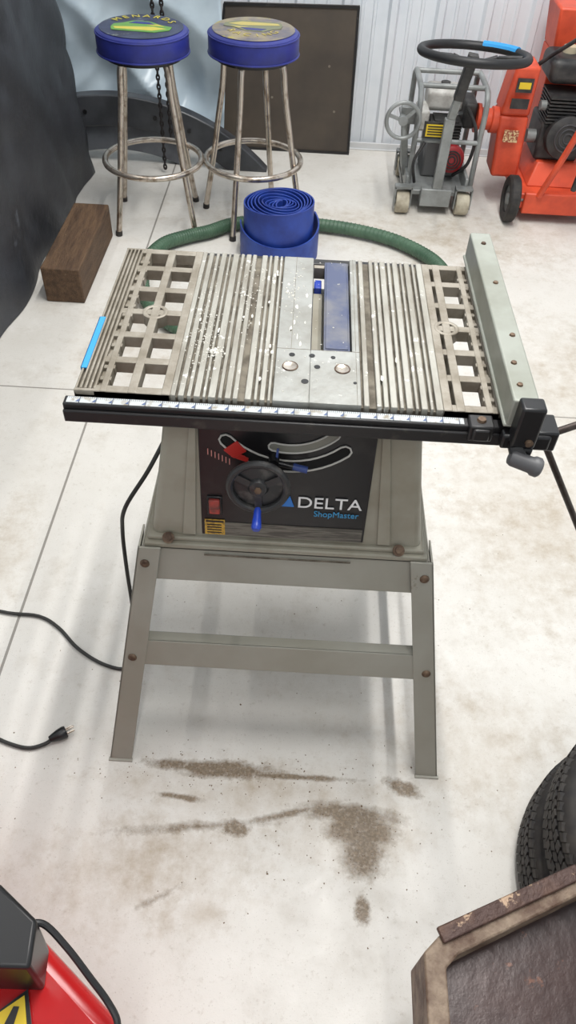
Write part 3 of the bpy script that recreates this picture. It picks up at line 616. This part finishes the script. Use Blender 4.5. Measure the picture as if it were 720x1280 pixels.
# ---------------------------------------------------------------- RIGHT FOREGROUND: tyres + rusty tray
def tyre(name,cx,cy,z0,w,R):
    T=Thing(name,(cx,cy,z0));h=w/2;zc=z0+h
    prof=[(R*.56,-h*.75),(R*.62,-h*.9),(R*.78,-h),(R*.92,-h*.90),(R*.975,-h*.72),(R*.99,-h*.3),(R*.99,h*.3),(R*.975,h*.72),(R*.92,h*.90),(R*.78,h),(R*.62,h*.9),(R*.56,h*.75),(R*.58,0)]
    T.add('casing',revring(prof,(cx,cy,zc),(0,0,1),72),rub,ang=60)
    bl=[]
    for k in range(90):
        for j,zz in enumerate((-.60,-.30,0,.30,.60)):
            a=2*pi*(k+(.5 if j%2 else 0))/90
            MM=Matrix.Translation((cx,cy,zc+zz*h))@Matrix.Rotation(a,4,'Z')@Matrix.Translation((R*(.985 if abs(zz)<.5 else .975),0,0))@Matrix.Rotation(.35*(1 if j%2 else -1),4,'X')
            bl.append(xf(box(-.004,.005,-.0075,.0075,-.125*h,.125*h),MM))
    T.add('tread_blocks',merge(*bl),rub)
    T.add('sidewall_ribs',merge(torus((cx,cy,zc+h*.93),(0,0,1),R*.86,.003,72,6),torus((cx,cy,zc+h*.96),(0,0,1),R*.70,.003,72,6)),rub)
tyre('trailer_tire',.770,.490,0,.148,.268)
tyre('trailer_tire.001',.780,.487,.150,.148,.268)
rust=mat('rusty_steel',(112,84,68),.5,.3,(70,50,44),9,.35,.6,.5,50,c3=(166,140,116),s3=24,t3=.60)
rustd=mat('dark_rust_panel',(62,44,41),.32,.2,(46,35,34),6,.35,.65,.12,30,c3=(98,64,50),s3=18,t3=.60)
rustl=mat('faded_rust_edge',(142,124,106),.6,.1,(92,70,56),18,.4,.6,.5,60)
Tr=Thing('rusty_steel_tray',(.5,.2,.3))
out=[(.226,.262),(.256,.290),(.47,.388),(.88,.55),(.92,-.25),(.215,-.25)]
inn=[(.256,.244),(.275,.262),(.48,.356),(.845,.50),(.88,-.22),(.248,-.22)]
zb_,zr=.30,.42;n=6;vs=[];fs=[]
for P_,z in ((out,zb_),(out,zr),(inn,zr),(inn,zr-.05)): vs+=[(x,y,z) for x,y in P_]
for L_ in range(3):
    for i in range(n): k=(i+1)%n;fs.append((L_*n+i,L_*n+k,(L_+1)*n+k,(L_+1)*n+i))
fs.append(tuple(range(n)))
Tr.add('tray_rim',(vs,fs),rustl,bevel=.003)
Tr.add('tray_floor',prism([(x,y,zr-.052) for x,y in inn],(0,0,.004)),rustd)
Tr.add('angle_iron_edge',merge(beam((.250,.283,zr+.003),(.47,.381,zr+.003),.022,.008,(0,1,0)),beam((.47,.381,zr+.003),(.87,.535,zr+.003),.022,.008,(0,1,0))),rust,bevel=.002)
Tr.add('support_legs',merge(box(.36,.40,-.2,-.16,0,.30),box(.36,.40,.12,.16,0,.30),box(.84,.88,-.2,-.16,0,.30)),rust,bevel=.003)

# ---------------------------------------------------------------- LEFT FOREGROUND: red machine
Rm=Thing('red_shop_machine',(-.4,.1,0))
redg=mat('gloss_red',(192,30,32),.22,0,(168,22,26),4)
Rm.add('red_housing',hexa([(-.75,-.35,.03),(-.16,-.35,.03),(-.20,.12,.03),(-.75,.42,.03),(-.75,-.35,.34),(-.13,-.35,.33),(-.172,.162,.33),(-.75,.585,.34)]),redg,bevel=.03,seg=4)
Rm.add('black_motor_cover',hexa([(-.8,.195,.33),(-.312,.205,.33),(-.318,.258,.33),(-.375,.300,.33),(-.8,.195,.46),(-.306,.208,.46),(-.312,.266,.46),(-.376,.309,.46)]),black,bevel=.006,seg=3)
Rm.add('black_cover_rear',hexa([(-.8,.195,.33),(-.37,.205,.33),(-.37,.300,.33),(-.8,.50,.33),(-.8,.195,.459),(-.37,.205,.459),(-.37,.306,.459),(-.8,.52,.459)]),black,bevel=.006,seg=3)
Rm.add('warning_triangle',merge(prism([(-.385,.158,.343),(-.318,.150,.3425),(-.335,.196,.3425)],(0,0,.004))),yell,smooth=False)
Rm.add('warning_border',merge(prism([(-.396,.151,.341),(-.308,.142,.3405),(-.333,.204,.3405)],(0,0,.004))),black,smooth=False)
Rm.add('warning_symbol',merge(prism([(-.353,.160,.3472),(-.340,.158,.3472),(-.338,.182,.3472),(-.346,.182,.3472)],(0,0,.0012))),black,smooth=False)
Rm.add('rubber_feet',merge(*[cyl((x,y,0),(x,y,.035),.03) for x,y in [(-.25,.05),(-.68,.1),(-.22,-.28),(-.68,-.28)]]),rub)
Rm.add('control_cable',tube([(-.335,.262,.44),(-.31,.268,.43),(-.275,.245,.41),(-.24,.215,.385),(-.212,.19,.365),(-.196,.168,.355),(-.205,.150,.350),(-.225,.135,.347),(-.24,.10,.345),(-.25,.05,.345)],.005,10),black)

# ---------------------------------------------------------------- scattered debris
db=[]
for i in range(420):
    if i<170: x,y=random.gauss(-.1,.22),random.gauss(.68,.03)
    elif i<300: x,y=random.gauss(.15,.14),random.gauss(.56,.09)
    else: x,y=random.uniform(-.65,.9),random.uniform(.45,1.9)
    r=random.uniform(.0006,.0017)*(1.5 if random.random()<.06 else 1)
    a=random.random()*3
    db.append(xf(hexa([(-r,-r*.6,0),(r,-r*.7,0),(r*.8,r*.6,0),(-r*.7,r*.8,0),(-r*.6,-r*.4,r*.5),(r*.6,-r*.5,r*.5),(r*.5,r*.4,r*.6),(-r*.5,r*.5,r*.5)]),Matrix.Translation((x,y,0))@Matrix.Rotation(a,4,'Z')))
solo('sawdust_debris',merge(*db),mat('debris',(112,92,70),.9),smooth=False)

# ---------------------------------------------------------------- LIGHTS
housing=mat('fixture_white',(230,230,230),.5)
def strip(name,x,y,L,W,e,z=3.72):
    T=Thing(name,(x,y,z+.03));T.add('housing',box(x-W/2-.02,x+W/2+.02,y-L/2,y+L/2,z+.01,z+.05),housing,bevel=.005)
    T.add('hanger_rods',merge(cyl((x,y-L*.4,z+.05),(x,y-L*.4,3.9),.006),cyl((x,y+L*.4,z+.05),(x,y+L*.4,3.9),.006)),housing)
    l=bpy.data.lights.new(name+'_lamp','AREA');l.shape='RECTANGLE';l.size=W;l.size_y=L;l.energy=e;l.color=(1,.985,.96)
    o=bpy.data.objects.new(name+'_lamp',l);o.location=(0,0,-.03);sc.collection.objects.link(o);o.parent=T.e
strip('led_shop_light',.28,1.95,2.6,.07,82)
strip('led_shop_light.001',.80,2.0,2.6,.06,62)
strip('fill_strip_left',-1.7,1.8,2.6,.10,20)  # added fill lamp with housing, brightens the scene from the left
strip('fill_strip_front',.2,-1.3,1.8,.12,26)  # unseen strip added behind the camera to lift front-facing surfaces
w=bpy.data.worlds.new('world');sc.world=w;w.use_nodes=True
w.node_tree.nodes['Background'].inputs[0].default_value=(.95,.98,1,1);w.node_tree.nodes['Background'].inputs[1].default_value=.62
